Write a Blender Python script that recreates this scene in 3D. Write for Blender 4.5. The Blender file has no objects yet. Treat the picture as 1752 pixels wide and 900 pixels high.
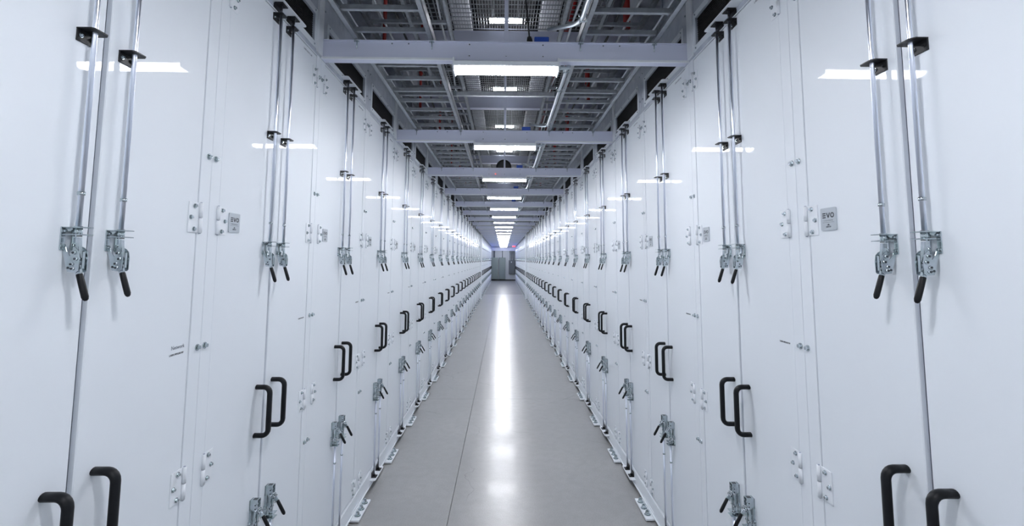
import bpy, bmesh, math, random
from mathutils import Matrix, Vector, noise
R = random.Random(7)
SC = bpy.context.scene
COL = SC.collection
H = 1.70                                   # eye height
# ------------------------------------------------------------------ camera
cam = bpy.data.cameras.new('camera'); co = bpy.data.objects.new('camera', cam); COL.objects.link(co)
F, PY, TH, YAW, ROLL, CX = 850.0, 363.85, 0.0946, 0.0170, 0.0042, -0.0093
cam.sensor_fit = 'HORIZONTAL'; cam.sensor_width = 36.0
cam.lens = 36.0*F/1752; cam.shift_y = -(450-PY)/1752; cam.shift_x = 0
cam.clip_start = 0.05; cam.clip_end = 200
f_ = Vector((math.sin(YAW)*math.cos(TH), math.cos(YAW)*math.cos(TH), math.sin(TH)))
r_ = Vector((math.cos(YAW), -math.sin(YAW), 0)); u_ = r_.cross(f_)
r2 = r_*math.cos(ROLL) + u_*math.sin(ROLL); u2 = -r_*math.sin(ROLL) + u_*math.cos(ROLL)
m = Matrix((r2, u2, -f_)).transposed().to_4x4(); m.translation = (CX, 0, H)
co.matrix_world = m
SC.camera = co
# ------------------------------------------------------------------ world, exposure, lamp strengths
w = bpy.data.worlds.new('world'); SC.world = w; w.use_nodes = True
w.node_tree.nodes['Background'].inputs[0].default_value = (0.72, 0.80, 1.0, 1)
w.node_tree.nodes['Background'].inputs[1].default_value = 0.15
SC.view_settings.view_transform = 'Standard'; SC.view_settings.look = 'None'
SC.view_settings.gamma = 1.0; SC.view_settings.exposure = 0.0
try: SC.view_settings.use_curve_mapping = False
except Exception: pass
LAMP_MAIN = 84.0; LAMP_UPPER = 60.0; LAMP_BLUE = 6.0
LAMP_COL = (0.945, 0.955, 1.0)
# ------------------------------------------------------------------ materials
def mat(name, col, rough=.5, metal=0, coat=0, coat_r=.05, emit=None, es=0, spec=.5, bump=None, mottle=None):
    m = bpy.data.materials.new(name); m.use_nodes = True
    nt = m.node_tree; b = nt.nodes['Principled BSDF']
    b.inputs['Base Color'].default_value = (*col, 1); b.inputs['Roughness'].default_value = rough
    b.inputs['Metallic'].default_value = metal; b.inputs['Coat Weight'].default_value = coat
    b.inputs['Coat Roughness'].default_value = coat_r; b.inputs['Specular IOR Level'].default_value = spec
    if emit: b.inputs['Emission Color'].default_value = (*emit, 1); b.inputs['Emission Strength'].default_value = es
    tc = nt.nodes.new('ShaderNodeTexCoord')
    if bump:
        sc, st, dist = bump
        n = nt.nodes.new('ShaderNodeTexNoise'); n.inputs['Scale'].default_value = sc; n.inputs['Detail'].default_value = 2
        bp = nt.nodes.new('ShaderNodeBump'); bp.inputs['Strength'].default_value = st; bp.inputs['Distance'].default_value = dist
        nt.links.new(tc.outputs['Object'], n.inputs['Vector']); nt.links.new(n.outputs[0], bp.inputs['Height'])
        nt.links.new(bp.outputs[0], b.inputs['Normal'])
        if coat: nt.links.new(bp.outputs[0], b.inputs['Coat Normal'])
    if mottle:
        sc, c2, lo, hi = mottle
        n = nt.nodes.new('ShaderNodeTexNoise'); n.inputs['Scale'].default_value = sc; n.inputs['Detail'].default_value = 4
        mr = nt.nodes.new('ShaderNodeMapRange'); mr.inputs[1].default_value = lo; mr.inputs[2].default_value = hi
        mx = nt.nodes.new('ShaderNodeMix'); mx.data_type = 'RGBA'
        mx.inputs[6].default_value = (*col, 1); mx.inputs[7].default_value = (*c2, 1)
        nt.links.new(tc.outputs['Object'], n.inputs['Vector']); nt.links.new(n.outputs[0], mr.inputs[0])
        nt.links.new(mr.outputs[0], mx.inputs[0]); nt.links.new(mx.outputs[2], b.inputs['Base Color'])
    return m
M = {}
M['paint'] = mat('gloss_white_paint', (.79, .832, .880), .5, spec=.25, coat=.20, coat_r=.02, bump=(2.2, .10, .004))
M['paint2'] = mat('satin_white_paint', (.81, .845, .89), .40, spec=.4)
M['beam'] = mat('white_beam_paint', (.66, .69, .83), .38, bump=(60, .05, .001))
M['seam'] = mat('grey_gasket', (.34, .38, .48), .5)
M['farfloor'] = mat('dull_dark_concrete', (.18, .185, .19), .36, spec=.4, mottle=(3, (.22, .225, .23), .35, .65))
M['joint'] = mat('dark_floor_joint', (.05, .05, .05), .9)
M['black'] = mat('black_grip', (.008, .009, .011), .42, spec=.2)
M['blackmetal'] = mat('black_coated_metal', (.010, .011, .013), .45, spec=.35)
M['mesh'] = mat('black_vent_mesh', (.006, .006, .007), .7)
M['steel'] = mat('zinc_plated_steel', (.56, .61, .65), .24, metal=1, mottle=(40, (.42, .50, .50), .4, .7))
M['rivet'] = mat('dark_rivet', (.06, .07, .08), .35, metal=.6)
M['rod'] = mat('bright_steel_rod', (.80, .84, .94), .30, metal=1)
M['header'] = mat('galvanneal_header', (.42, .46, .54), .35, spec=.5, mottle=(14, (.50, .54, .61), .40, .62))
M['galv'] = mat('galvanised_steel', (.30, .32, .35), .42, metal=.6, mottle=(30, (.38, .41, .44), .35, .7))
M['conduit'] = mat('galvanised_conduit', (.45, .50, .54), .42, metal=.6)
M['plate'] = mat('brushed_plate', (.50, .54, .58), .35, metal=.4)
M['ink'] = mat('dark_print', (.02, .025, .035), .6)
M['inkgrey'] = mat('grey_print', (.22, .24, .28), .6)
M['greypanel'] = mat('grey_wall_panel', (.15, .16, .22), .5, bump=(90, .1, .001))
M['duct'] = mat('white_duct_panel', (.50, .54, .60), .45, mottle=(25, (.42, .46, .53), .4, .65))
M['dark'] = mat('dark_ceiling_deck', (.022, .023, .027), .8)
M['red'] = mat('red_pipe_paint', (.36, .02, .018), .4)
M['blue'] = mat('blue_box', (.03, .10, .52), .4)
M['cable'] = mat('black_cable', (.02, .02, .022), .5)
M['whitecable'] = mat('white_cable', (.6, .62, .66), .5)
M['elec'] = mat('grey_green_enclosure', (.20, .245, .235), .45)
M['elec2'] = mat('slate_enclosure', (.10, .115, .125), .5)
M['endwall'] = mat('pale_grey_wall', (.50, .53, .54), .6)
M['ceilpanel'] = mat('pale_blue_panel', (.42, .50, .68), .4)
M['lamp'] = mat('lamp_diffuser', (.9, .9, .9), .4, emit=LAMP_COL, es=LAMP_MAIN)
M['lampup'] = mat('upper_lamp_diffuser', (.9, .9, .9), .4, emit=LAMP_COL, es=LAMP_UPPER)
M['blueled'] = mat('blue_lamp', (.1, .2, .9), .4, emit=(.06, .14, 1), es=LAMP_BLUE)
M['exit'] = mat('lit_red_sign', (.6, .02, .03), .4, emit=(1, .03, .06), es=1.8)
M['exittext'] = mat('lit_white_letters', (.9, .9, .9), .4, emit=(1, .6, .6), es=1.0)
M['reddot'] = mat('red_indicator', (.9, .1, .05), .4, emit=(1, .1, .05), es=2.0)
# polished concrete
fm = bpy.data.materials.new('polished_concrete'); fm.use_nodes = True; M['floor'] = fm
nt = fm.node_tree; b = nt.nodes['Principled BSDF']; L = nt.links.new
geo = nt.nodes.new('ShaderNodeNewGeometry')
def tex(kind, scale, **k):
    n = nt.nodes.new(kind); n.inputs['Scale'].default_value = scale; L(geo.outputs['Position'], n.inputs['Vector'])
    for a, v in k.items(): n.inputs[a].default_value = v
    return n
def mixc(fac, a, c):
    x = nt.nodes.new('ShaderNodeMix'); x.data_type = 'RGBA'
    L(fac, x.inputs[0])
    if isinstance(a, tuple): x.inputs[6].default_value = (*a, 1)
    else: L(a, x.inputs[6])
    if isinstance(c, tuple): x.inputs[7].default_value = (*c, 1)
    else: L(c, x.inputs[7])
    return x.outputs[2]
def rng(src, lo, hi, a=0., c=1.):
    x = nt.nodes.new('ShaderNodeMapRange'); L(src, x.inputs[0])
    for i, v in enumerate((lo, hi, a, c)): x.inputs[i+1].default_value = v
    return x.outputs[0]
n1 = tex('ShaderNodeTexNoise', 1.3, Detail=6.); n2 = tex('ShaderNodeTexNoise', 130., Detail=3.)
n3 = tex('ShaderNodeTexNoise', 420., Detail=1.)
c = mixc(rng(n1.outputs[0], .3, .7), (.320, .322, .322), (.390, .392, .390))
n5 = tex('ShaderNodeTexNoise', 14., Detail=5.)
c = mixc(rng(n5.outputs[0], .40, .66, 0, .45), c, (.285, .283, .278))
c = mixc(rng(n2.outputs[0], .42, .70, 0, .6), c, (.245, .242, .238))
c = mixc(rng(n3.outputs[0], .60, .75, 0, .5), c, (.52, .52, .51))
# hairline cracks
dn = tex('ShaderNodeTexNoise', 3., Detail=4.)
vm = nt.nodes.new('ShaderNodeVectorMath'); vm.operation = 'MULTIPLY_ADD'
L(dn.outputs['Color'], vm.inputs[0]); vm.inputs[1].default_value = (.35, .35, 0); L(geo.outputs['Position'], vm.inputs[2])
vo = nt.nodes.new('ShaderNodeTexVoronoi'); vo.feature = 'DISTANCE_TO_EDGE'; vo.inputs['Scale'].default_value = .55
L(vm.outputs[0], vo.inputs['Vector'])
mk = tex('ShaderNodeTexNoise', .9, Detail=2.)
cr = nt.nodes.new('ShaderNodeMath'); cr.operation = 'MULTIPLY'
L(rng(vo.outputs['Distance'], .0, .0022, .55, 0.), cr.inputs[0]); L(rng(mk.outputs[0], .5, .56), cr.inputs[1])
c = mixc(cr.outputs[0], c, (.09, .088, .085))
L(c, b.inputs['Base Color'])
L(rng(n1.outputs[0], .3, .7, .280, .30), b.inputs['Roughness']); b.inputs['Specular IOR Level'].default_value = .70
b.inputs['Coat Weight'].default_value = .13; b.inputs['Coat Roughness'].default_value = .10; b.inputs['Coat IOR'].default_value = 1.5
bp = nt.nodes.new('ShaderNodeBump'); bp.inputs['Strength'].default_value = .12; bp.inputs['Distance'].default_value = .002
n4 = tex('ShaderNodeTexNoise', 9., Detail=3.); L(n4.outputs[0], bp.inputs['Height']); L(bp.outputs[0], b.inputs['Normal'])

# ------------------------------------------------------------------ mesh helpers
class MB:
    """collects shapes and makes ONE mesh datablock"""
    def __init__(s, *mats): s.bm = bmesh.new(); s.mats = list(mats); s.cur = 0
    def use(s, i): s.cur = i; return s
    def _tag(s, faces, smooth=False):
        for f in faces: f.material_index = s.cur; f.smooth = smooth
    def box(s, x0, x1, y0, y1, z0, z1, bev=0):
        vs = bmesh.ops.create_cube(s.bm, size=1)['verts']
        for v in vs:
            v.co = Vector((x0+(v.co.x+.5)*(x1-x0), y0+(v.co.y+.5)*(y1-y0), z0+(v.co.z+.5)*(z1-z0)))
        fs = set(f for v in vs for f in v.link_faces); s._tag(fs)
        if bev:
            es = set(e for v in vs for e in v.link_edges)
            r = bmesh.ops.bevel(s.bm, geom=list(es), offset=bev, segments=1, affect='EDGES', profile=.5)
            s._tag(r['faces'])
        return s
    def cyl(s, p0, p1, r, n=10, r2=None, cap=True, smooth=True):
        p0, p1 = Vector(p0), Vector(p1); d = (p1-p0); ln = d.length; d.normalize()
        a = d.orthogonal().normalized(); bb = d.cross(a); r2 = r if r2 is None else r2
        A = [s.bm.verts.new(p0+(a*math.cos(t)+bb*math.sin(t))*r) for t in [2*math.pi*i/n for i in range(n)]]
        B = [s.bm.verts.new(p1+(a*math.cos(t)+bb*math.sin(t))*r2) for t in [2*math.pi*i/n for i in range(n)]]
        fs = [s.bm.faces.new((A[i], A[(i+1) % n], B[(i+1) % n], B[i])) for i in range(n)]
        s._tag(fs, smooth)
        if cap: s._tag([s.bm.faces.new(A[::-1]), s.bm.faces.new(B)])
        return s
    def tube(s, pts, ra, rb=None, n=10, cap=True, up=(0, 1, 0)):
        """sweep of an ellipse; ra across 'up' direction, rb in the plane"""
        rb = rb or ra; pts = [Vector(p) for p in pts]; rings = []
        up = Vector(up)
        for i, p in enumerate(pts):
            t = (pts[min(i+1, len(pts)-1)]-pts[max(i-1, 0)]).normalized()
            a = (up - t*up.dot(t))
            a = a.normalized() if a.length > 1e-3 else t.orthogonal().normalized()
            c = t.cross(a)
            rings.append([s.bm.verts.new(p+a*math.cos(q)*ra+c*math.sin(q)*rb) for q in [2*math.pi*k/n for k in range(n)]])
        for A, B in zip(rings, rings[1:]):
            s._tag([s.bm.faces.new((A[k], A[(k+1) % n], B[(k+1) % n], B[k])) for k in range(n)], True)
        if cap: s._tag([s.bm.faces.new(rings[0][::-1]), s.bm.faces.new(rings[-1])])
        return s
    def prism(s, poly, axis, a0, a1):
        """poly = 2D points; axis 'y': (x,z) pts extruded in y; 'z': (x,y); 'x': (y,z)"""
        def P(p, t): return Vector({'y': (p[0], t, p[1]), 'z': (p[0], p[1], t), 'x': (t, p[0], p[1])}[axis])
        A = [s.bm.verts.new(P(p, a0)) for p in poly]; B = [s.bm.verts.new(P(p, a1)) for p in poly]; n = len(poly)
        fs = [s.bm.faces.new(A[::-1]), s.bm.faces.new(B)]
        fs += [s.bm.faces.new((A[i], A[(i+1) % n], B[(i+1) % n], B[i])) for i in range(n)]
        s._tag(fs); return s
    def ring(s, x, y0, y1, z0, z1, wd, t):
        """rectangular frame in the y-z plane"""
        s.box(x, x+t, y0, y1, z0, z0+wd); s.box(x, x+t, y0, y1, z1-wd, z1)
        s.box(x, x+t, y0, y0+wd, z0+wd, z1-wd); s.box(x, x+t, y1-wd, y1, z0+wd, z1-wd); return s
    def bolt(s, p, d, r, h, washer=True):
        p, d = Vector(p), Vector(d)
        if washer: s.cyl(p, p+d*h*.3, r*1.5, 12)
        s.cyl(p+d*h*.3*washer, p+d*h, r, 6, r*.92, smooth=False); return s
    def data(s, name):
        bmesh.ops.recalc_face_normals(s.bm, faces=s.bm.faces[:])
        me = bpy.data.meshes.new(name); s.bm.to_mesh(me); s.bm.free()
        for m in s.mats: me.materials.append(M[m])
        return me
def link(name, me, parent=None, loc=None, rot=None):
    o = bpy.data.objects.new(name, me); COL.objects.link(o)
    if parent: o.parent = parent
    if loc is not None: o.location = loc
    if rot is not None: o.rotation_euler = rot
    return o
def tag(o, label=None, cat=None, group=None, kind=None):
    if label: o['label'] = label
    if cat: o['category'] = cat
    if group: o['group'] = group
    if kind: o['kind'] = kind
    return o
def text_mesh(name, s, size, material, align='LEFT', extrude=.0004, spacing=1.0):
    cu = bpy.data.curves.new(name, 'FONT'); cu.body = s; cu.size = size; cu.extrude = extrude; cu.align_x = align
    cu.space_character = spacing; cu.resolution_u = 2
    o = bpy.data.objects.new(name, cu); COL.objects.link(o)
    dg = bpy.context.evaluated_depsgraph_get()
    me = bpy.data.meshes.new_from_object(o.evaluated_get(dg)); me.materials.clear(); me.materials.append(M[material])
    bpy.data.objects.remove(o); me.name = name
    # text lies in x-y; stand it on a face whose normal is +x, reading along +y
    me.transform(Matrix(((0, 0, 1, 0), (1, 0, 0, 0), (0, 1, 0, 0), (0, 0, 0, 1))))
    return me
def join_data(name, items):
    """items = (mesh, matrix): one mesh with all materials"""
    bm = bmesh.new(); mats = []
    for me, mx in items:
        t = me.copy(); t.transform(mx)
        mp = []
        for mm in me.materials:
            if mm not in mats: mats.append(mm)
            mp.append(mats.index(mm))
        for pl in t.polygons: pl.material_index = mp[pl.material_index] if mp else 0
        bm.from_mesh(t); bpy.data.meshes.remove(t)
    me = bpy.data.meshes.new(name); bm.to_mesh(me); bm.free()
    for mm in mats: me.materials.append(mm)
    return me
ORD = ['first', 'second', 'third', 'fourth', 'fifth', 'sixth', 'seventh', 'eighth', 'ninth', 'tenth', 'eleventh', 'twelfth', 'thirteenth',
       'fourteenth', 'fifteenth', 'sixteenth', 'seventeenth', 'eighteenth', 'nineteenth', 'twentieth']
def ordinal(n):
    if n <= 20: return ORD[n-1]
    t = {2: 'twenty', 3: 'thirty', 4: 'forty'}[n//10]
    return t+'-'+ORD[n % 10-1] if n % 10 else {'twenty': 'twentieth', 'thirty': 'thirtieth', 'forty': 'fortieth'}[t]

# ------------------------------------------------------------------ layout
P = 0.9326; G0 = 1.2107; NCAB = 43; HP = P/2
BEAM0 = 2.61; PB = 2*P; YEND = 41.2; YBACK = -3.6; YCOL = 21.26
HZ = 3.23                                   # top of the cabinet headers
# ------------------------------------------------------------------ structure: floor, walls, ceiling
floor = MB('joint').box(-2.6, 2.6, YBACK, YEND+.3, -.12, -.012).data('floor')
floor = tag(link('floor', floor), kind='structure')
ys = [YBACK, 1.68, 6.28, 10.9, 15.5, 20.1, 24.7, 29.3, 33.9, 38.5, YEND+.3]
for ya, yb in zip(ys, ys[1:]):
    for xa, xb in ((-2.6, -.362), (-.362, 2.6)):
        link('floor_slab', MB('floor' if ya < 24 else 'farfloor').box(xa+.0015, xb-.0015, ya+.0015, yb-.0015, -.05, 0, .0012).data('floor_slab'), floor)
for sd, nm in ((-1, 'left'), (1, 'right')):
    a, b_ = sorted((sd*1.36, sd*1.40))
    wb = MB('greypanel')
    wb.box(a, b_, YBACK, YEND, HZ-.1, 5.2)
    tag(link('wall_'+nm, wb.data('wall')), kind='structure')
    # plain white continuation of the row behind the camera
    a, b_ = sorted((sd*1.0, sd*2.1))
    tag(link('wall_%s_rear' % nm, MB('paint').box(a, b_, YBACK, G0-HP-.002, 0, HZ).data('wall_rear')), kind='structure')
    a, b_ = sorted((sd*1.0, sd*2.1))
    tag(link('wall_%s_end' % nm, MB('paint').box(a, b_, G0+P*(NCAB-1)+HP+.002, YEND, 0, HZ).data('wall_end')), kind='structure')
tag(link('wall_front', MB('endwall').box(-2.6, 2.6, YEND, YEND+.1, 0, 5.2).data('wall')), kind='structure')
tag(link('wall_back', MB('endwall').box(-2.6, 2.6, YBACK-.1, YBACK, 0, 5.2).data('wall')), kind='structure')
tag(link('ceiling', MB('dark').box(-2.6, 2.6, YBACK-.1, YEND+.1, 5.2, 5.3).data('ceiling')), kind='structure')
lid = tag(link('ceiling_lid', MB('ceilpanel').box(-1.0, 1.0, YCOL+.3, YEND, 2.96, 2.975).data('ceiling_lid')), kind='structure')
tag(link('baseboard_front', MB('blackmetal').box(-1.0, 1.0, YEND-.012, YEND, 0, .09).data('baseboard')), kind='structure')
tag(link('trim_1', MB('beam').box(-1.0, 1.0, YEND-.12, YEND, 2.43, 2.70, .004).data('trim')), kind='structure')
for n, sd in ((2, -1), (3, 1)):
    a, b_ = sorted((sd*.925, sd*1.0))
    tag(link('trim_%d' % n, MB('paint2').box(a, b_, YCOL-.06, YCOL+.06, 0, 2.775, .003).data('trim')), kind='structure')

# ------------------------------------------------------------------ cabinet pieces (local x = out of the face, y = to the right, z = up)
LS = .0635; U = .022
DT, DB = 2.765, .130          # door top, bottom
DE = HP-.060                  # door outer edge
HB, HT = 2.775, HZ
def frame_data(full=True):
    b = MB('paint', 'seam')
    b.box(-.95, -.03, -HP+.002, HP-.002, .02, HZ)                      # carcass
    b.use(1).box(-.03, -.018, -HP+.001, HP-.001, .04, HZ); b.use(0)    # gasket behind the gaps
    for s in (-1, 1):
        a, c = sorted((s*(HP-.0012), s*(DE+.0025)))
        b.box(-.02, .002, a, c, DB-.01, HB, .0012)
    b.box(-.02, .008, -HP+.0012, HP-.0012, .022, DB-.010, .0015); b.box(-.02, .016, -HP+.0012, HP-.0012, .022, .030, .001)          # sill
    b.box(-.020, .001, -DE, DE, DT+.004, HB, .0008)
    return b.data('frame')
def header_data():
    b = MB('header')
    v0, v1, z0, z1 = -.362, .362, 2.832, 2.978
    b.box(-.02, 0, -HP+.0012, v0, HB+.001, HT); b.box(-.02, 0, v1, HP-.0012, HB+.001, HT)
    b.box(-.02, 0, v0, v1, HB+.001, z0); b.box(-.02, 0, v0, v1, z1, HT)
    return b.data('header_panel')
def header_trim():
    b = MB('paint')
    b.ring(0, -.395, .395, 2.800, 3.010, .030, .003)
    b.box(-.018, .022, -HP+.0012, HP-.0012, HT, HT+.004)
    return b.data('vent_frame')
def header_screws():
    b = MB('steel')
    for y in (-.36, -.12, .12, .36):
        for z in (2.814, 2.996): b.bolt((.003, y, z), (1, 0, 0), .0035, .004)
    for y in (-.43, .43):
        for z in (2.87, 3.06, 3.17): b.bolt((.0, y, z), (1, 0, 0), .004, .004)
    return b.data('panel_screws')
def grille_data():
    b = MB('mesh')
    b.box(-.017, -.012, -.372, .372, 2.824, 2.986)
    for i in range(60):
        y = -.36+.72*(i+.5)/60; b.box(-.012, -.010, y-.0015, y+.0015, 2.83, 2.98)
    for i in range(12):
        z = 2.832+.146*(i+.5)/12; b.box(-.012, -.0095, -.362, .362, z-.0015, z+.0015)
    return b.data('vent_grille')
def post_data(): return MB('paint2').box(0, .012, HP-.075, HP-.004, HB+.01, HT+.0, .002).data('corner_post')
def lip_data():
    # horizontal strike lip above the doors, rounded outer corners
    r = .012; u = .048; s = .150; pts = [(0, -s), (0, s)]
    for a in range(0, 91, 30): pts.append((u-r+r*math.sin(math.radians(a)), s-r+r*math.cos(math.radians(a))))
    for a in range(0, 91, 30): pts.append((u-r+r*math.cos(math.radians(a)), -s+r-r*math.sin(math.radians(a))))
    return MB('paint2').prism(pts, 'z', 2.799, 2.803).data('strike_lip')
def upper_strike_data():
    b = MB('blackmetal')
    b.box(.002, .040, -.027, .027, 2.7935, 2.7985, .0015); b.cyl((U, 0, 2.770), (U, 0, 2.7935), .006, 8)
    b.box(.0, .004, -.027, .027, 2.776, 2.7935)
    return b.data('strike_plate')
def tab_data():
    r = .012; u = .046; s = .130; pts = [(0, -s), (0, s)]
    for a in range(0, 91, 30): pts.append((u-r+r*math.sin(math.radians(a)), s-r+r*math.cos(math.radians(a))))
    for a in range(0, 91, 30): pts.append((u-r+r*math.cos(math.radians(a)), -s+r-r*math.sin(math.radians(a))))
    return MB('paint2').prism([(x+.003, y) for x, y in pts], 'z', .058, .064).data('floor_strike_tab')
def lower_strike_data():
    b = MB('blackmetal')
    b.box(.006, .044, -.026, .026, .064, .069, .0015); b.box(.006, .010, -.026, .026, .069, .10)
    b.cyl((U, 0, .069), (U, 0, .082), .010, 10)
    return b.data('strike_plate')
def door_data(s):
    a, c = sorted((s*.0085, s*DE))
    b = MB('paint').box(-.016, 0, a, c, DB, DT, .0022)
    return b.data('door')
def handle_data():
    z0, z1, u, r = .997, 1.185, .054, .024
    pts = [(0, 0, z0)]
    for a in range(0, 91, 18): pts.append((u-r+r*math.sin(math.radians(a)), 0, z0+r-r*math.cos(math.radians(a))))
    for a in range(0, 91, 18): pts.append((u-r+r*math.cos(math.radians(a)), 0, z1-r+r*math.sin(math.radians(a))))
    pts.append((0, 0, z1))
    b = MB('black').tube(pts, .0135, .0095, 14)
    return b.data('pull_handle')
def hinge_data(s):
    # origin at the door's outer edge, centred in height; s=+1: right-hand door, plate to the left of the barrel
    b = MB('paint2', 'seam')
    a, c = sorted((-s*.0465, s*.004)); b.box(0, .0028, a, c, -.049, .049, .0008)
    y = s*.010
    b.cyl((.0058, y, .001), (.0058, y, .049), .0062, 12); b.cyl((.0058, y, -.049), (.0058, y, -.001), .0062, 12)
    b.use(1).cyl((.0058, y, -.0512), (.0058, y, .0512), .0032, 8)
    return b.data('hinge')
HSC = [(-.018, .037), (-.036, 0.0), (-.018, -.037)]
def screw_data(): return MB('steel').bolt((.0028, 0, 0), (1, 0, 0), .0050, .0075).data('screw')
def stile_bolt_data(): return MB('steel').bolt((.002, 0, 0), (1, 0, 0), .0070, .011).data('stile_bolt')
LS = .0635; U = .022
def latch_data(flip=1):
    """toggle clamp; origin at the rod arms. flip=1: upper (body hangs below the arms); -1: lower (body above)"""
    b = MB('steel', 'rivet')
    def z(v): return -v*flip
    def bx(u0, u1, y0, y1, v0, v1, bev=.0006): b.box(u0, u1, y0, y1, *sorted((z(v0), z(v1))), bev)
    bx(0, .0028, -.021, -.009, 0, .052); bx(0, .0028, .009, .021, 0, .052)      # two feet on the door, open between
    bx(0, .0026, -.009, .009, 0, .010)
    bx(.0, .042, -.019, .019, 0, .0024); bx(.0, .042, -.019, .019, .0165, .0189)   # two arms
    b.cyl((U, 0, z(-.002)), (U, 0, z(.022)), .0085, 12)    # rod sleeve
    for y in (-.0150, .0150):
        for v in (.009, .043): b.bolt((.0028, y, z(v)), (1, 0, 0), .0040, .0062)
    for y0, y1 in ((-.0125, -.0105), (.0105, .0125)):      # cheek plates
        if flip == 1:
            PL = [[(.0, .036), (.006, .040), (.014, .056), (.024, .066), (.030, .060), (.031, .044), (.038, .047), (.047, .055),
                   (.050, .070), (.049, .099), (.044, .103), (.020, .101), (.014, .086), (.008, .068), (.0, .050)]]
        else:
            PL = [[(0, .034), (.010, .034), (.012, .050), (.009, .066), (.009, .096), (0, .096)],
                  [(0, .096), (.009, .096), (.020, .088), (.040, .096), (.040, .130), (.004, .130)],
                  [(.022, .024), (.033, .024), (.030, .056), (.034, .084), (.024, .088), (.020, .056)]]
        for pts in PL: b.prism([(u*.80, z(v)) for u, v in pts], 'y', y0, y1)
    for y0, y1 in ((-.0045, .0045),):                       # centre link from rod to lever
        pts = [(.026, .024), (.036, .024), (.039, .050), (.044, .070), (.036, .090), (.026, .078), (.030, .052)]
        b.prism([(u*.80, z(v)) for u, v in pts], 'y', y0, y1)
    b.cyl((U, 0, z(.024)), (U, 0, z(.036)), .0068, 6, smooth=False)
    for u, v in ((.034, .058), (.040, .072), (.030, .084), (.033, .094), (.024, .092)) if flip == 1 else ((.030, .112), (.030, .098), (.040, .088), (.046, .082), (.030, .040)):
        b.use(0).cyl((u*.8, -.0150, z(v)), (u*.8, .0150, z(v)), .0046, 10)
        b.use(1).cyl((u*.8, -.0156, z(v)), (u*.8, .0156, z(v)), .0028, 8)
    b.use(0)
    bx(.038, .0405, -.0035, .0035, .056, .094)
    if flip == 1:
        pts = [(.024, .088), (.034, .086), (.037, .102), (.040, .112), (.030, .114), (.025, .100)]
    else:
        pts = [(.022, .084), (.034, .090), (.046, .080), (.0535, .066), (.045, .062), (.034, .070), (.026, .074)]
        bx(.004, .032, -.0125, .0125, .1285, .1305); bx(.0, .002, -.015, .015, .090, .130); b.use(1); bx(.010, .026, -.008, .008, .1305, .1311, 0); b.use(0)     # stop box at the top
    b.prism([(u, z(v)) for u, v in pts], 'y', -.0035, .0035)
    return b.data('toggle_latch')
def grip_data(flip=1):
    if flip == 1: p0, p1 = Vector((.033, 0, -.106)), Vector((.053, 0, -.166))
    else: p0, p1 = Vector((.0485, 0, .067)), Vector((.081, 0, .010))
    d = (p1-p0).normalized()
    pts = [p0, p0+d*.002, p0.lerp(p1, .3), p0.lerp(p1, .6), p1-d*.009, p1-d*.003, p1]
    b = MB('black'); rs = [.0065, .0078, .0082, .0084, .0084, .0064, .003]
    rings = []
    a = Vector((0, 1, 0)); cx = d.cross(a)
    for p, r in zip(pts, rs):
        rings.append([b.bm.verts.new(p+a*math.cos(q)*r*.95+cx*math.sin(q)*r*.8) for q in [2*math.pi*k/12 for k in range(12)]])
    for A, B in zip(rings, rings[1:]): b._tag([b.bm.faces.new((A[k], A[(k+1) % 12], B[(k+1) % 12], B[k])) for k in range(12)], True)
    b._tag([b.bm.faces.new(rings[0][::-1]), b.bm.faces.new(rings[-1])])
    return b.data('lever_grip')
ZU, ZL = 1.770, .624
def rod_data(z0, z1, cz):
    b = MB('rod', 'steel').cyl((U, 0, z0), (U, 0, z1), .0058, 12)
    b.use(1).cyl((U, 0, cz-.002), (U, 0, cz+.006), .0078, 12)
    return b.data('latch_rod')
def bracket_data():
    b = MB('blackmetal', 'steel')
    b.box(0, .0028, -.026, .026, -.029, 0, .0005)
    pts = [(0, -.026), (0, .026), (.030, .026), (.040, .016), (.040, -.020), (.034, -.026)]
    b.prism(pts, 'z', -.001, .0018)
    b.use(1).bolt((.0028, -.0155, -.014), (1, 0, 0), .0038, .005)
    b.use(0).bolt((.0028, .0155, -.014), (1, 0, 0), .0038, .005)
    return b.data('rod_bracket')
def nameplate_data():
    # rounded metal badge
    w2, h2, r = .0365, .035, .004; pts = []
    for cx, cz, a0 in ((w2-r, h2-r, 0), (-w2+r, h2-r, 90), (-w2+r, -h2+r, 180), (w2-r, -h2+r, 270)):
        for a in (0, 45, 90): pts.append((cx+r*math.cos(math.radians(a0+a)), cz+r*math.sin(math.radians(a0+a))))
    return MB('plate').prism(pts, 'x', 0, .0035).data('badge')
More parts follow.
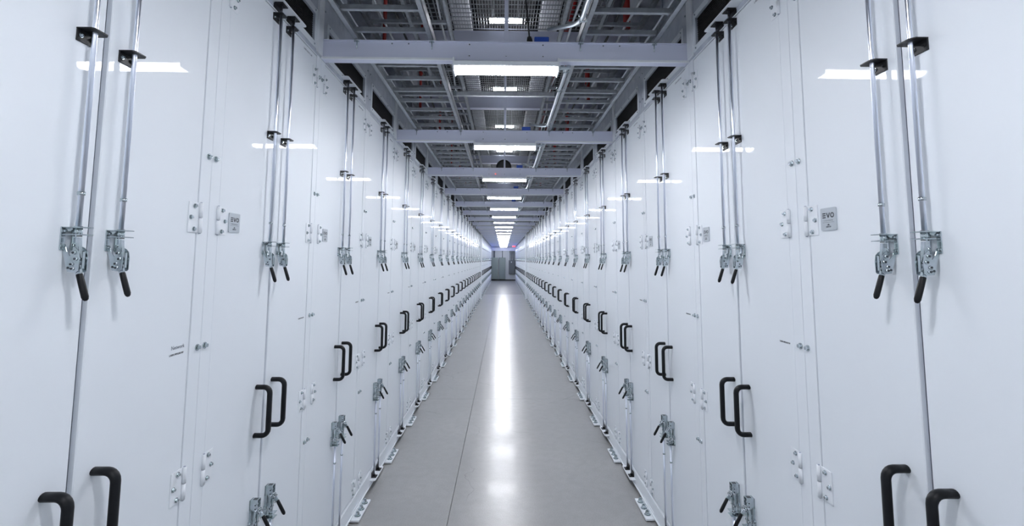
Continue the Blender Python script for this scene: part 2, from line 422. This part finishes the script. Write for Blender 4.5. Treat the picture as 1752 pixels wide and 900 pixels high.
def badge_print():
    b = MB('ink')
    x0, x1 = .0035, .0039
    for z in (.0036, .0098, .0160): b.box(x0, x1, -.0265, -.0115, z, z+.0032)
    # V
    b.prism([(-.0085, .0192), (-.0050, .0192), (.0005, .0085), (.0060, .0192), (.0095, .0192), (.0020, .0036), (-.0010, .0036)], 'x', x0, x1)
    n = 24                                                     # O
    o = [(.0195+.0085*math.cos(2*math.pi*i/n), .0114+.0080*math.sin(2*math.pi*i/n)) for i in range(n)]
    q = [(.0195+.0055*math.cos(2*math.pi*i/n), .0114+.0050*math.sin(2*math.pi*i/n)) for i in range(n)]
    for i in range(n):
        j = (i+1) % n; b.prism([o[i], o[j], q[j], q[i]], 'x', x0, x1)
    b.box(x0, x1-.0002, -.027, .027, -.0105, -.0099)
    b.prism([(-.006, -.0195), (0, -.0150), (.007, -.0195)], 'x', x0, x1)    # little emblem
    me = b.data('badge_print')
    t1 = text_mesh('t', 'CHAMBER', .0058, 'inkgrey', 'CENTER', .0003, 1.9); t2 = text_mesh('t', 'SWITCH', .0062, 'ink', 'CENTER', .0003)
    return join_data('badge_lettering', [(me, Matrix()), (t1, Matrix.Translation((.0036, 0, -.0065))), (t2, Matrix.Translation((.0036, 0, -.0262)))])
def plate_data():
    b = MB('paint2'); b.box(.002, .068, -.143, .143, .006, .020, .0025); b.box(.003, .010, -.11, .11, .020, .045, .001)
    return b.data('floor_plate')
def nut_data():
    b = MB('steel'); b.cyl((0, 0, 0), (0, 0, .0035), .0215, 20); b.cyl((0, 0, .0035), (0, 0, .010), .0185, 20, .0150)
    b.cyl((0, 0, .010), (0, 0, .024), .0140, 6, .0130, smooth=False); b.cyl((0, 0, .024), (0, 0, .031), .0065, 10)
    return b.data('anchor_bolt')

D = dict(frame=frame_data(), header=header_data(), htrim=header_trim(), hscrew=header_screws(), grille=grille_data(), lip=lip_data(), post=post_data(),
         ustrike=upper_strike_data(), tab=tab_data(), lstrike=lower_strike_data(), doorL=door_data(-1), doorR=door_data(1), handle=handle_data(),
         hingeL=hinge_data(-1), hingeR=hinge_data(1), screw=screw_data(), sbolt=stile_bolt_data(), latchU=latch_data(1), latchL=latch_data(-1),
         gripU=grip_data(1), gripL=grip_data(-1), rodU=rod_data(ZU-.02, 2.795, ZU+.075), rodL=rod_data(.078, ZL+.02, ZL-.10), bracket=bracket_data(),
         badge=nameplate_data(), badgep=badge_print(), plate=plate_data(), nut=nut_data())
D['netword'] = text_mesh('lettering', 'Network', .0165, 'inkgrey', 'LEFT', .0002)
D['smallprint'] = text_mesh('lettering', 'LAS01.MP:0.ROW', .0088, 'ink', 'LEFT', .0002)
D['topprint'] = text_mesh('lettering', 'LAS01-ROW-CAB', .0135, 'inkgrey', 'LEFT', .0002)
HZS = [2.65, 1.831, 1.007, .185]
BZS = [2.665, 2.039, 1.414, .790]
def I(l=(0, 0, 0)): return Matrix.Translation(l)
def parts_list(full):
    """(name, mesh key, location, children, label, kind)"""
    L = []
    def add(n, k, loc=(0, 0, 0), ch=(), label=None, kind=None): L.append((n, k, loc, ch, label, kind))
    add('frame', 'frame')
    hc = [('vent_frame', 'htrim', (0, 0, 0), None, None), ('vent_grille', 'grille', (0, 0, 0), 'black mesh vent grille', None)]
    if full: hc.append(('panel_screw', 'hscrew', (0, 0, 0), None, 'stuff'))
    add('header_panel', 'header', ch=hc)
    add('strike_lip', 'lip', ch=[('strike_plate', 'ustrike', (0, -LS, 0), 'black strike plate', None), ('strike_plate', 'ustrike', (0, LS, 0), 'black strike plate', None)])
    add('floor_strike_tab', 'tab', ch=[('strike_plate', 'lstrike', (0, -LS, 0), 'black strike plate', None), ('strike_plate', 'lstrike', (0, LS, 0), 'black strike plate', None)])
    for s, d in ((-1, 'doorL'), (1, 'doorR')):
        add('door', d, ch=[('pull_handle', 'handle', (0, s*.0665, 0), 'black D-shaped pull handle', None)])
        for z in HZS:
            ch = [('screw', 'screw', (0, s*a, dz), None, None) for a, dz in HSC] if full else ()
            add('hinge', 'hingeR' if s > 0 else 'hingeL', (0, s*DE, z), ch)
        add('toggle_latch', 'latchU', (0, s*LS, ZU), [('lever_grip', 'gripU', (0, 0, 0), 'black rubber lever grip', None)])
        add('toggle_latch', 'latchL', (0, s*LS, ZL), [('lever_grip', 'gripL', (0, 0, 0), 'black rubber lever grip', None)])
        add('latch_rod', 'rodU', (0, s*LS, 0), [('rod_bracket', 'bracket', (0, 0, 2.231), 'black rod guide bracket', None), ('rod_bracket', 'bracket', (0, 0, 2.750), 'black rod guide bracket', None)])
        add('latch_rod', 'rodL', (0, s*LS, 0))
        for z in BZS: add('stile_bolt', 'sbolt', (0, s*(HP-.020), z))
    add('badge', 'badge', (0, -.3065, 1.830), [('lettering', 'badgep', (0, 0, 0), 'dark printed badge lettering', None)])
    add('lettering', 'smallprint', (.0006, .315, 1.408)); add('lettering', 'topprint', (.0006, .24, 2.735))
    return L
FULL, MID = parts_list(True), parts_list(False)
far_items = []
for n, k, loc, ch, lb, kd in MID:
    if k in ('smallprint', 'topprint'): continue
    far_items.append((D[k], I(loc)))
    for cn, ck, cl, clb, ckd in ch:
        if ck != 'badgep': far_items.append((D[ck], I(Vector(loc)+Vector(cl))))
def small(items):           # simplified far version: leave the fine wire of the grille out
    return [(m, x) for m, x in items]
FAR = join_data('server_cabinet_far', small(far_items))
def side_word(sd): return 'left' if sd < 0 else 'right'
def build_cab(sd, k):
    y = G0+P*k; rot = (0, 0, 0) if sd < 0 else (0, 0, math.pi)
    n = k+1
    lab = {0: 'large white double-door cabinet nearest the camera in the %s row'}.get(k, 'white double-door cabinet with toggle latches, %s from the camera in the %%s row' % ordinal(n))
    lab = lab % side_word(sd)
    if k == 1: lab = 'second white double-door cabinet from the camera in the %s row' % side_word(sd)
    if k == NCAB-1: lab = 'white double-door cabinet at the far end of the %s row, beside the end wall' % side_word(sd)
    if k == 22: lab = 'white double-door cabinet just beyond the white column in the %s row' % side_word(sd)
    if k == 21: lab = 'white double-door cabinet just before the white column in the %s row' % side_word(sd)
    if k >= 15:
        o = link('server_cabinet', FAR, None, (sd, y, 0), rot)
        return tag(o, lab, 'cabinet', 'white cabinets lining the aisle')
    root = link('server_cabinet', None, None, (sd, y, 0), rot)
    tag(root, lab, 'cabinet', 'white cabinets lining the aisle')
    for n, key, loc, ch, lb, kd in (FULL if k < 7 else MID):
        if key == 'topprint' and k > 4: continue
        if key == 'smallprint' and k > 8: continue
        o = link(n, D[key], root, loc); tag(o, lb, kind=kd)
        if key == 'smallprint' and k == 0 and sd < 0:
            tag(o, 'tiny dark cabinet code print'); tag(link('lettering', D['netword'], root, (.0006, .322, 1.426)), 'grey printed word Network')
        for cn, ck, cl, clb, ckd in ch:
            tag(link(cn, D[ck], o, cl), clb, kind=ckd)
    if k % 2 == 1: link('corner_post', D['post'], root, (0, 0, 0) if sd < 0 else (0, -2*HP+.079, 0))
FARPLATE = join_data('floor_plate_far', [(D['plate'], I())]+[(D['nut'], I((.042, dy, .020))) for dy in (-.085, 0, .085)])
def build_plate(sd, k):
    y = G0+P*k+HP; rot = (0, 0, 0) if sd < 0 else (0, 0, math.pi)
    lab = 'white floor plate with three hex bolts between the %s and %s cabinets, %s row' % (ordinal(k+1), ordinal(k+2), side_word(sd))
    o = link('floor_plate', FARPLATE if k >= 9 else None, None, (sd, y, 0), rot)
    tag(o, lab, 'floor plate', 'bolted floor plates')
    if k < 9:
        link('plate', D['plate'], o)
        for dy in (-.085, 0, .085): tag(link('anchor_bolt', D['nut'], o, (.042, dy, .020)), 'zinc hex anchor bolt')
for k in range(NCAB-1):
    for sd in (-1, 1): build_plate(sd, k)
for k in range(NCAB):
    for sd in (-1, 1): build_cab(sd, k)

# ------------------------------------------------------------------ overhead: cross beams, lamps
def rbox(n, m, *a, parent=None, bev=0, loc=None): return link(n, MB(m).box(*a, bev=bev).data(n), parent, loc)
# beam: C channel, web towards the camera
bb = MB('beam', 'paint2'); X = .999
bb.box(-X, X, 0, .005, 2.780, 2.880); bb.box(-X, X, -.012, .060, 2.876, 2.881); bb.box(-X, X, .005, .060, 2.778, 2.783); bb.cur = 1; bb.box(-X, X, -.006, .004, 2.776, 2.787); bb.cur = 0  # bottom lip whiter than the web: light it catches put into its colour
for xx in (-.99, .984): bb.box(xx, xx+.006, .005, .06, 2.783, 2.876)
BD = bb.data('channel')
POST = MB('beam').box(-.011, .011, .012, .034, 2.881, 3.70, .001).data('hanger_post')
def stud():
    b = MB('steel'); b.cyl((0, -.001, 2.835), (0, -.001, 2.875), .0035, 8); b.cyl((0, .004, 2.881), (0, .004, 2.90), .004, 8); b.cyl((0, .004, 2.881), (0, .004, 2.8835), .018, 14)
    b.cyl((0, -.006, 2.872), (0, -.006, 2.8755), .014, 12); return b.data('fixing_stud')
ST = stud(); SCR = MB('steel').cyl((0, -.002, 0), (0, 0, 0), .004, 8).data('screw')
# lamp
LH = MB('paint2').box(-.286, .286, -.047, .061, 2.7285, 2.7585, .003).box(-.286, -.276, -.046, .060, 2.706, 2.778, .003).box(.276, .286, -.046, .060, 2.706, 2.778, .003).data('housing')
LB = MB('beam').box(-.288, .288, -.0105, -.0065, 2.760, 2.796).data('mounting_plate')
def diff():
    b = MB('lamp'); pts = [(-.044, 2.740), (-.044, 2.724), (-.034, 2.714), (-.016, 2.709), (.030, 2.709), (.048, 2.714), (.058, 2.724), (.058, 2.740)]
    return b.prism(pts, 'x', -.2755, .2755).data('diffuser')
LD = diff()
UG = MB('beam').box(-1.30, 1.30, 0, .006, 3.675, 3.830).box(-1.30, 1.30, -.02, .07, 3.670, 3.680).box(-1.30, 1.30, -.004, .07, 3.826, 3.832).data('girder')
ULH = MB('paint2').box(-.16, .16, -.008, .008, 3.945, 3.965, .002).data('housing'); ULD = MB('lampup').box(-.155, .155, -.015, .015, 3.915, 3.945, .004).data('diffuser')
def arc(pts, r, steps=6):
    """polyline with rounded corners"""
    out = [Vector(pts[0])]; P_ = [Vector(p) for p in pts]
    for a, b, c in zip(P_, P_[1:], P_[2:]):
        d1 = (a-b).normalized(); d2 = (c-b).normalized(); rr = min(r, (a-b).length*.45, (c-b).length*.45)
        s, e = b+d1*rr, b+d2*rr
        for i in range(steps+1):
            t = i/steps; out.append((1-t)**2*s+2*t*(1-t)*b+t*t*e)
    out.append(P_[-1]); return out
cpts = arc([(.289, .01, 2.742), (.345, .03, 2.752), (.362, .20, 2.835), (.358, 1.55, 2.835), (.225, 1.80, 2.925)], .10, 8)
CD = MB('conduit').tube(cpts, .0105, n=10, up=(0, 0, 1)).data('conduit')
cl_ = MB('steel')
cl_.cyl((.340, 0, 2.852), (.384, 0, 2.852), .003, 8).box(.340, .384, -.006, .006, 2.846, 2.850).cyl((.346, 0, 2.82), (.346, 0, 2.86), .003, 8).cyl((.378, 0, 2.82), (.378, 0, 2.86), .003, 8)
cl_.box(.346, .378, -.006, .006, 2.820, 2.823)
CL = cl_.data('conduit_clip')
JB = MB('blue').box(.155, .235, .02, .06, 2.881, 2.925, .003).data('body'); JC = MB('blue').box(.160, .230, .017, .020, 2.886, 2.920).data('cover_plate')
j = 0; NB = 21
for j in range(-3, NB):
    y = BEAM0+PB*j
    if j < 0:
        bl = 'white cross beam behind the camera, %s back' % ordinal(-j)
        ll = 'lit strip lamp under the beam behind the camera, %s back' % ordinal(-j)
        ul = 'small upper lamp behind the camera, %s back' % ordinal(-j)
        gl = 'white upper girder behind the camera, %s back' % ordinal(-j)
    else:
        bl = ('large white cross beam nearest the camera, spanning the aisle' if j == 0 else '%s white cross beam from the camera, spanning the aisle' % ordinal(j+1))
        ll = ('bright strip lamp under the nearest cross beam' if j == 0 else 'bright strip lamp hanging under the %s cross beam' % ordinal(j+1))
        ul = 'small upper lamp above the mesh, over the %s cross beam' % ordinal(j+1)
        gl = 'white upper girder above the %s cross beam' % ordinal(j+1)
    o = tag(link('cross_beam', None, None, (0, y, 0)), bl, 'beam', 'white beams across the aisle')
    link('channel', BD, o)
    if y < YCOL: link('hanger_post', POST, o)
    if -1 <= j < 8:
        for x in (-.81, -.405, .405, .81): link('fixing_stud', ST, o, (x, 0, 0))
        for x in (-.62, -.53, -.2, .2, .53, .62): link('screw', SCR, o, (x, 0, 2.866))
        for x in (-.20, 0, .20): link('screw', SCR, o, (x, -.001, 2.80))
    o = tag(link('strip_lamp', None, None, (0, y, 0)), ll, 'lamp', 'strip lamps under the beams')
    link('housing', LH, o); tag(link('diffuser', LD, o), 'glowing white diffuser'); link('mounting_plate', LB, o)
    if -1 <= j < 8:
        o = tag(link('junction_box', None, None, (0, y, 0)), ('blue junction box on the nearest cross beam' if j == 0 else 'blue junction box on the %s cross beam' % ordinal(j+1)) if j >= 0 else 'blue junction box on the beam behind the camera', 'electrical box', 'blue boxes on the beams')
        link('body', JB, o); link('cover_plate', JC, o)
    if -1 <= j < 7:
        o = tag(link('conduit', None, None, (0, y, 0)), 'steel conduit running from the %s lamp to the %s cross beam' % (ordinal(j+1) if j >= 0 else 'rear', ordinal(j+2)), 'conduit', 'bent steel conduits')
        link('pipe', CD, o)
        for dy in (.28, .62, 1.50): link('conduit_clip', CL, o, (0, dy, 0))
    if 0 <= j < 10:
        o = tag(link('upper_girder', UG, None, (0, y, 0)), gl, 'girder', 'upper girders')
        o = tag(link('upper_lamp', None, None, (0, y, 0)), ul, 'lamp', 'upper lamps')
        link('housing', ULH, o); link('diffuser', ULD, o)
        # two drop rods hold the lamp
        for x in (-.12, .12): link('drop_rod', MB('galv').cyl((x, 0, 3.965), (x, 0, 4.30), .004, 6).data('drop_rod'), o)

# ladder trays: two running the length of the aisle
RAIL = None
def rail_mesh(x, s, y0, y1, z0, hh):
    b = MB('galv'); t = .003
    a, c = sorted((x, x-s*.026))
    b.box(a, c, y0, y1, z0, z0+t); b.box(a, c, y0, y1, z0+hh-t, z0+hh)
    a, c = sorted((x, x-s*t)); b.box(a, c, y0, y1, z0, z0+hh)
    return b.data('side_rail')
RUNG = MB('galv').box(-.192, .192, -.011, .011, 2.898, 2.901).box(-.192, .192, -.011, -.0085, 2.901, 2.922).box(-.192, .192, .0085, .011, 2.901, 2.922).data('rung')
for sd in (-1, 1):
    o = tag(link('cable_ladder', None, None, (0, 0, 0)), 'long galvanised cable ladder above the %s side of the aisle' % side_word(sd), 'cable tray', 'cable ladders')
    y1 = YCOL+.25
    link('side_rail', rail_mesh(sd*.825, sd, -2.4, y1, 2.884, .055), o)
    link('side_rail', rail_mesh(sd*.395, -sd, -2.4, y1, 2.884, .055), o)
    yy = BEAM0-.067
    k = -8
    while yy+k*PB/8 < y1-.1:
        Y = yy+k*PB/8
        link('rung', RUNG, o, (sd*.61, Y, 0)); k += 1
    # splice strut and clips in each bay
SP = MB('galv').box(-.84, .84, -.016, .016, 2.945, 2.948).box(-.84, .84, -.016, -.013, 2.948, 2.975).box(-.84, .84, .013, .016, 2.948, 2.975).data('strut_channel')
CP = MB('steel').box(-.012, .012, -.022, -.016, 2.9405, 2.972).cyl((0, -.022, 2.955), (0, -.032, 2.955), .006, 6).box(-.016, .016, -.022, .01, 2.972, 2.978).data('clip')
for j in range(-1, 9):
    y = BEAM0+PB*(j+.585)
    o = tag(link('strut_channel', None, None, (0, y, 0)), 'galvanised strut channel lying across the cable ladders beyond the %s cross beam' % (ordinal(j+1) if j >= 0 else 'rear'), 'strut', 'struts across the ladders')
    link('channel', SP, o)
    for x in (-.835, -.385, .385, .835): link('clip', CP, o, (x, 0, 0))

# upper ladder trays with their cables
URUNG = MB('galv').box(-.29, .29, -.012, .012, 3.450, 3.474).data('rung')
for sd in (-1, 1):
    o = tag(link('upper_cable_ladder', None, None, (0, 0, 0)), 'upper galvanised cable ladder high over the %s side of the aisle' % side_word(sd), 'cable tray', 'upper cable ladders')
    for x in (.44, .72, 1.03): link('side_rail', rail_mesh(sd*x, sd, -1, YCOL, 3.44, .036), o)
    for k in range(46): link('rung', URUNG, o, (sd*.735, .3+k*PB/4, 0))
    for q in range(5):
        pts = []; x0 = sd*(.50+.10*q+(.02 if q > 1 else 0)); ph = R.random()*6
        for i in range(100):
            y = -1+i*.22; pts.append((x0+.018*math.sin(y*1.7+ph)+.01*math.sin(y*4.1+ph), y, 3.493+.006*math.sin(y*3+ph)+(.010 if q % 2 else 0)))
        wh = q % 2 == 0
        tag(link('cable', MB('whitecable' if wh else 'cable').tube(pts, .009, n=6, up=(0, 0, 1)).data('cable')),
            '%s cable lying on the upper %s ladder, %s from its inner rail' % ('white' if wh else 'black', side_word(sd), ordinal(q+1)), 'cable', 'cables on the upper ladders')
# open steel mesh deck between the girders, above the aisle
def mesh_bay(x0, x1, y0, y1, z, px, py, tx, ty):
    b = MB('galv'); n = int((x1-x0)/px)
    for i in range(n+1):
        x = x0+(x1-x0)*i/n; b.box(x-tx, x+tx, y0, y1, z-.008, z+.008)
    m_ = int((y1-y0)/py)
    for i in range(m_+1):
        y = y0+(y1-y0)*i/m_; b.box(x0, x1, y-ty, y+ty, z-.003, z+.003)
    return b.data('mesh_deck')
CEN = mesh_bay(-.52, .52, .075, PB-.01, 3.850, .0245, .072, .0017, .0030)
SID = mesh_bay(.56, .90, .075, PB-.01, 3.850, .045, .072, .0045, .0045)
MR = MB('galv').box(.5225, .5475, .072, PB-.008, 3.834, 3.872).data('edge_rail')
for j in range(-1, 9):
    y = BEAM0+PB*j
    o = tag(link('mesh_deck', None, None, (0, y, 0)), 'open steel mesh deck over the aisle beyond the %s cross beam' % (ordinal(j+1) if j >= 0 else 'rear'), 'mesh deck', 'steel mesh decks')
    tag(link('wire_mesh', CEN, o), kind='stuff'); link('edge_rail', MR, o); link('edge_rail', MR, o, (-1.07, 0, 0))
    tag(link('wire_mesh', SID, o), kind='stuff'); tag(link('wire_mesh', SID, o, (-1.46, 0, 0)), kind='stuff')
# ducts above the mesh
for sd in (-1, 1):
    a, c = sorted((sd*.34, sd*.52))
    d = MB('whitecable').box(a, c, .5, YCOL, 4.02, 4.10, .004)
    for k in range(24): d.box(a-.006, c+.006, .9+k*PB/2, .93+k*PB/2, 4.014, 4.106)
    tag(link('wire_duct', d.data('wire_duct')), 'white wire duct running above the mesh on the %s side' % side_word(sd), 'duct', 'wire ducts above the mesh')
bt = MB('dark').box(-.30, .30, .5, YCOL, 4.3, 4.5)
tag(link('busway', bt.data('busway')), 'dark busway running high above the middle of the aisle', 'busway')
# chimneys
CH = MB('duct').box(-.50, -.12, -.185, .185, HZ+.004, 5.2, .003).box(-.515, -.105, -.20, .20, HZ+.004, HZ+.03).box(-.12, -.112, -.185, -.165, HZ+.03, 5.2).box(-.12, -.112, .165, .185, HZ+.03, 5.2)
CH = CH.data('exhaust_duct')
for k in range(0, 16):
    for sd in (-1, 1):
        o = link('exhaust_duct', CH, None, (sd, G0+P*k+.13, 0), (0, 0, 0) if sd < 0 else (0, 0, math.pi))
        tag(o, 'white vertical exhaust duct standing on the %s cabinet of the %s row' % (ordinal(k+1), side_word(sd)), 'duct', 'vertical exhaust ducts')
# red pipes
def vpipe(x, y, r=.028):
    b = MB('red', 'galv').cyl((x, y, 3.55), (x, y, 4.75), r, 14)
    b.cyl((x, y, 4.0), (x, y, 4.08), r*1.5, 14); b.use(1).cyl((x, y, 3.52), (x, y, 3.55), .012, 8)
    return b.data('red_pipe')
for j in range(0, 7):
    y = BEAM0+PB*j+1.2
    tag(link('red_pipe', vpipe(.97, y)), 'red vertical sprinkler pipe high on the right, beyond the %s cross beam' % ordinal(j+1), 'pipe', 'red sprinkler pipes')
    tag(link('red_pipe', vpipe(-1.05, y+.35, .016)), 'thin red vertical pipe high on the left, beyond the %s cross beam' % ordinal(j+1), 'pipe', 'red sprinkler pipes')
tag(link('red_main_pipe', MB('red').cyl((.80, -1, 4.75), (.80, YCOL, 4.75), .05, 14).data('red_main_pipe')), 'long red sprinkler main running under the dark ceiling', 'pipe')
# power lead dropping to the nearest beam
b = MB('cable'); y = BEAM0+.04
b.tube(arc([(.10, y+.25, 3.66), (.105, y+.12, 3.30), (.128, y, 2.93)], .15, 8), .0045, n=8, up=(0, 1, 0))
o = tag(link('power_lead', None, None, (0, 0, 0)), 'black power lead hanging to a plug on the nearest cross beam', 'cable')
link('cord', b.data('cord'), o)
link('plug', MB('cable').cyl((.128, y, 2.93), (.130, y, 2.905), .012, 10, .017).cyl((.130, y, 2.905), (.130, y, 2.883), .017, 10).data('plug'), o)
# black cable coil above the third beam
b = MB('cable'); y = BEAM0+2*PB+.09
for q in range(4):
    pts = [( -.01+(.075+.006*q)*math.cos(2*math.pi*i/28), y+.012*q, 2.915+(.075+.006*q)*math.sin(2*math.pi*i/28)) for i in range(29)]
    b.tube(pts, .009, n=6, up=(0, 1, 0))
b.cyl((-.01, y+.01, 2.915), (-.01, y+.02, 2.915), .070, 20)
tag(link('cable_reel', b.data('cable_reel')), 'round black cable reel resting behind the third cross beam', 'cable reel')
# thin grey cables looping over the first beams
b = MB('cable').tube(arc([(-.42, BEAM0+.35, 3.02), (-.25, BEAM0+.30, 2.93), (.0, BEAM0+.2, 2.91), (.30, BEAM0+.25, 2.94)], .2), .005, n=6, up=(0, 0, 1))
tag(link('loose_cable', b.data('loose_cable')), 'thin dark cable sagging between the ladders behind the nearest cross beam', 'cable')
tag(link('indicator_lamp', MB('reddot').cyl((-.115, BEAM0+2*PB-.005, 2.80), (-.115, BEAM0+2*PB-.02, 2.80), .008, 10, .004).data('indicator_lamp')), 'tiny red indicator lamp on the third cross beam', 'indicator')
# blue strip lamps at the far end of the aisle
for sd in (-1, 1):
    a, c = sorted((sd*.985, sd*.96))
    tag(link('blue_strip_lamp', MB('blueled').box(a, c, 33.0, 41.1, 2.925, 2.95).data('blue_strip_lamp')), 'blue light strip along the top of the far %s cabinets' % side_word(sd), 'lamp', 'blue light strips')

# ------------------------------------------------------------------ far end: enclosures, sign
def enclosure(x0, x1, z0, z1, m, label, dep=.22, knob=True):
    y = YEND-dep
    o = tag(link('electrical_enclosure', None, None, ((x0+x1)/2, YEND, 0)), label, 'enclosure', 'enclosures on the end wall')
    cx = (x0+x1)/2
    link('body', MB(m).box(x0-cx, x1-cx, -dep+.02, -.003, z0, z1, .004).data('body'), o)
    link('door', MB(m).box(x0-cx+.015, x1-cx-.015, -dep, -dep+.018, z0+.02, z1-.02, .006).data('door'), o)
    link('door_handle', MB('steel').box(x1-cx-.06, x1-cx-.04, -dep-.02, -dep, (z0+z1)/2-.06, (z0+z1)/2+.06, .003).data('door_handle'), o)
    return o
e1 = enclosure(-.985, -.46, .10, 1.88, 'elec', 'tall grey-green enclosure at the left of the end wall')
e2 = enclosure(-.36, .17, .10, 1.88, 'elec', 'tall grey-green enclosure at the middle of the end wall')
e3 = enclosure(.44, .96, .53, 1.66, 'elec2', 'shorter dark grey panel box at the right of the end wall', .18)
link('notice', MB('whitecable').box(-.08, .0, -.183, -.1805, 1.47, 1.55).data('notice'), e3)['label'] = 'small white notice on the panel box'
for x, z in ((-.80, 1.88), (-.72, 1.88), (-.08, 1.88), (.54, 1.66), (.66, 1.66), (.78, 1.66), (.88, 1.66)):
    tag(link('riser_conduit', MB('elec2').cyl((x, YEND-.08, z), (x, YEND-.08, 2.43), .024, 10).data('riser_conduit')),
        'grey riser conduit from the end wall enclosures, %s' % {-.80: 'outermost on the left', -.72: 'second from the left', -.08: 'above the middle enclosure', .54: 'leftmost over the dark panel box', .66: 'second over the dark panel box', .78: 'third over the dark panel box', .88: 'rightmost over the dark panel box'}[x], 'conduit', 'riser conduits')
o = tag(link('exit_sign', None, None, (.83, YEND-1.4, 0)), 'lit red exit sign hanging at the far end of the aisle on the right', 'sign')
link('housing', MB('whitecable').box(-.155, .125, -.02, .02, 2.70, 2.90, .004).data('housing'), o)
link('face', MB('exit').box(-.120, .120, -.026, -.021, 2.715, 2.885).data('face'), o)
t = text_mesh('lettering', 'EXIT', .14, 'exittext', 'CENTER', .001)
t.transform(Matrix.Rotation(-math.pi/2, 4, 'Z')); link('lettering', t, o, (0, -.028, 2.75))
link('stem', MB('whitecable').cyl((0, 0, 2.90), (0, 0, 2.96), .008, 8).data('stem'), o)
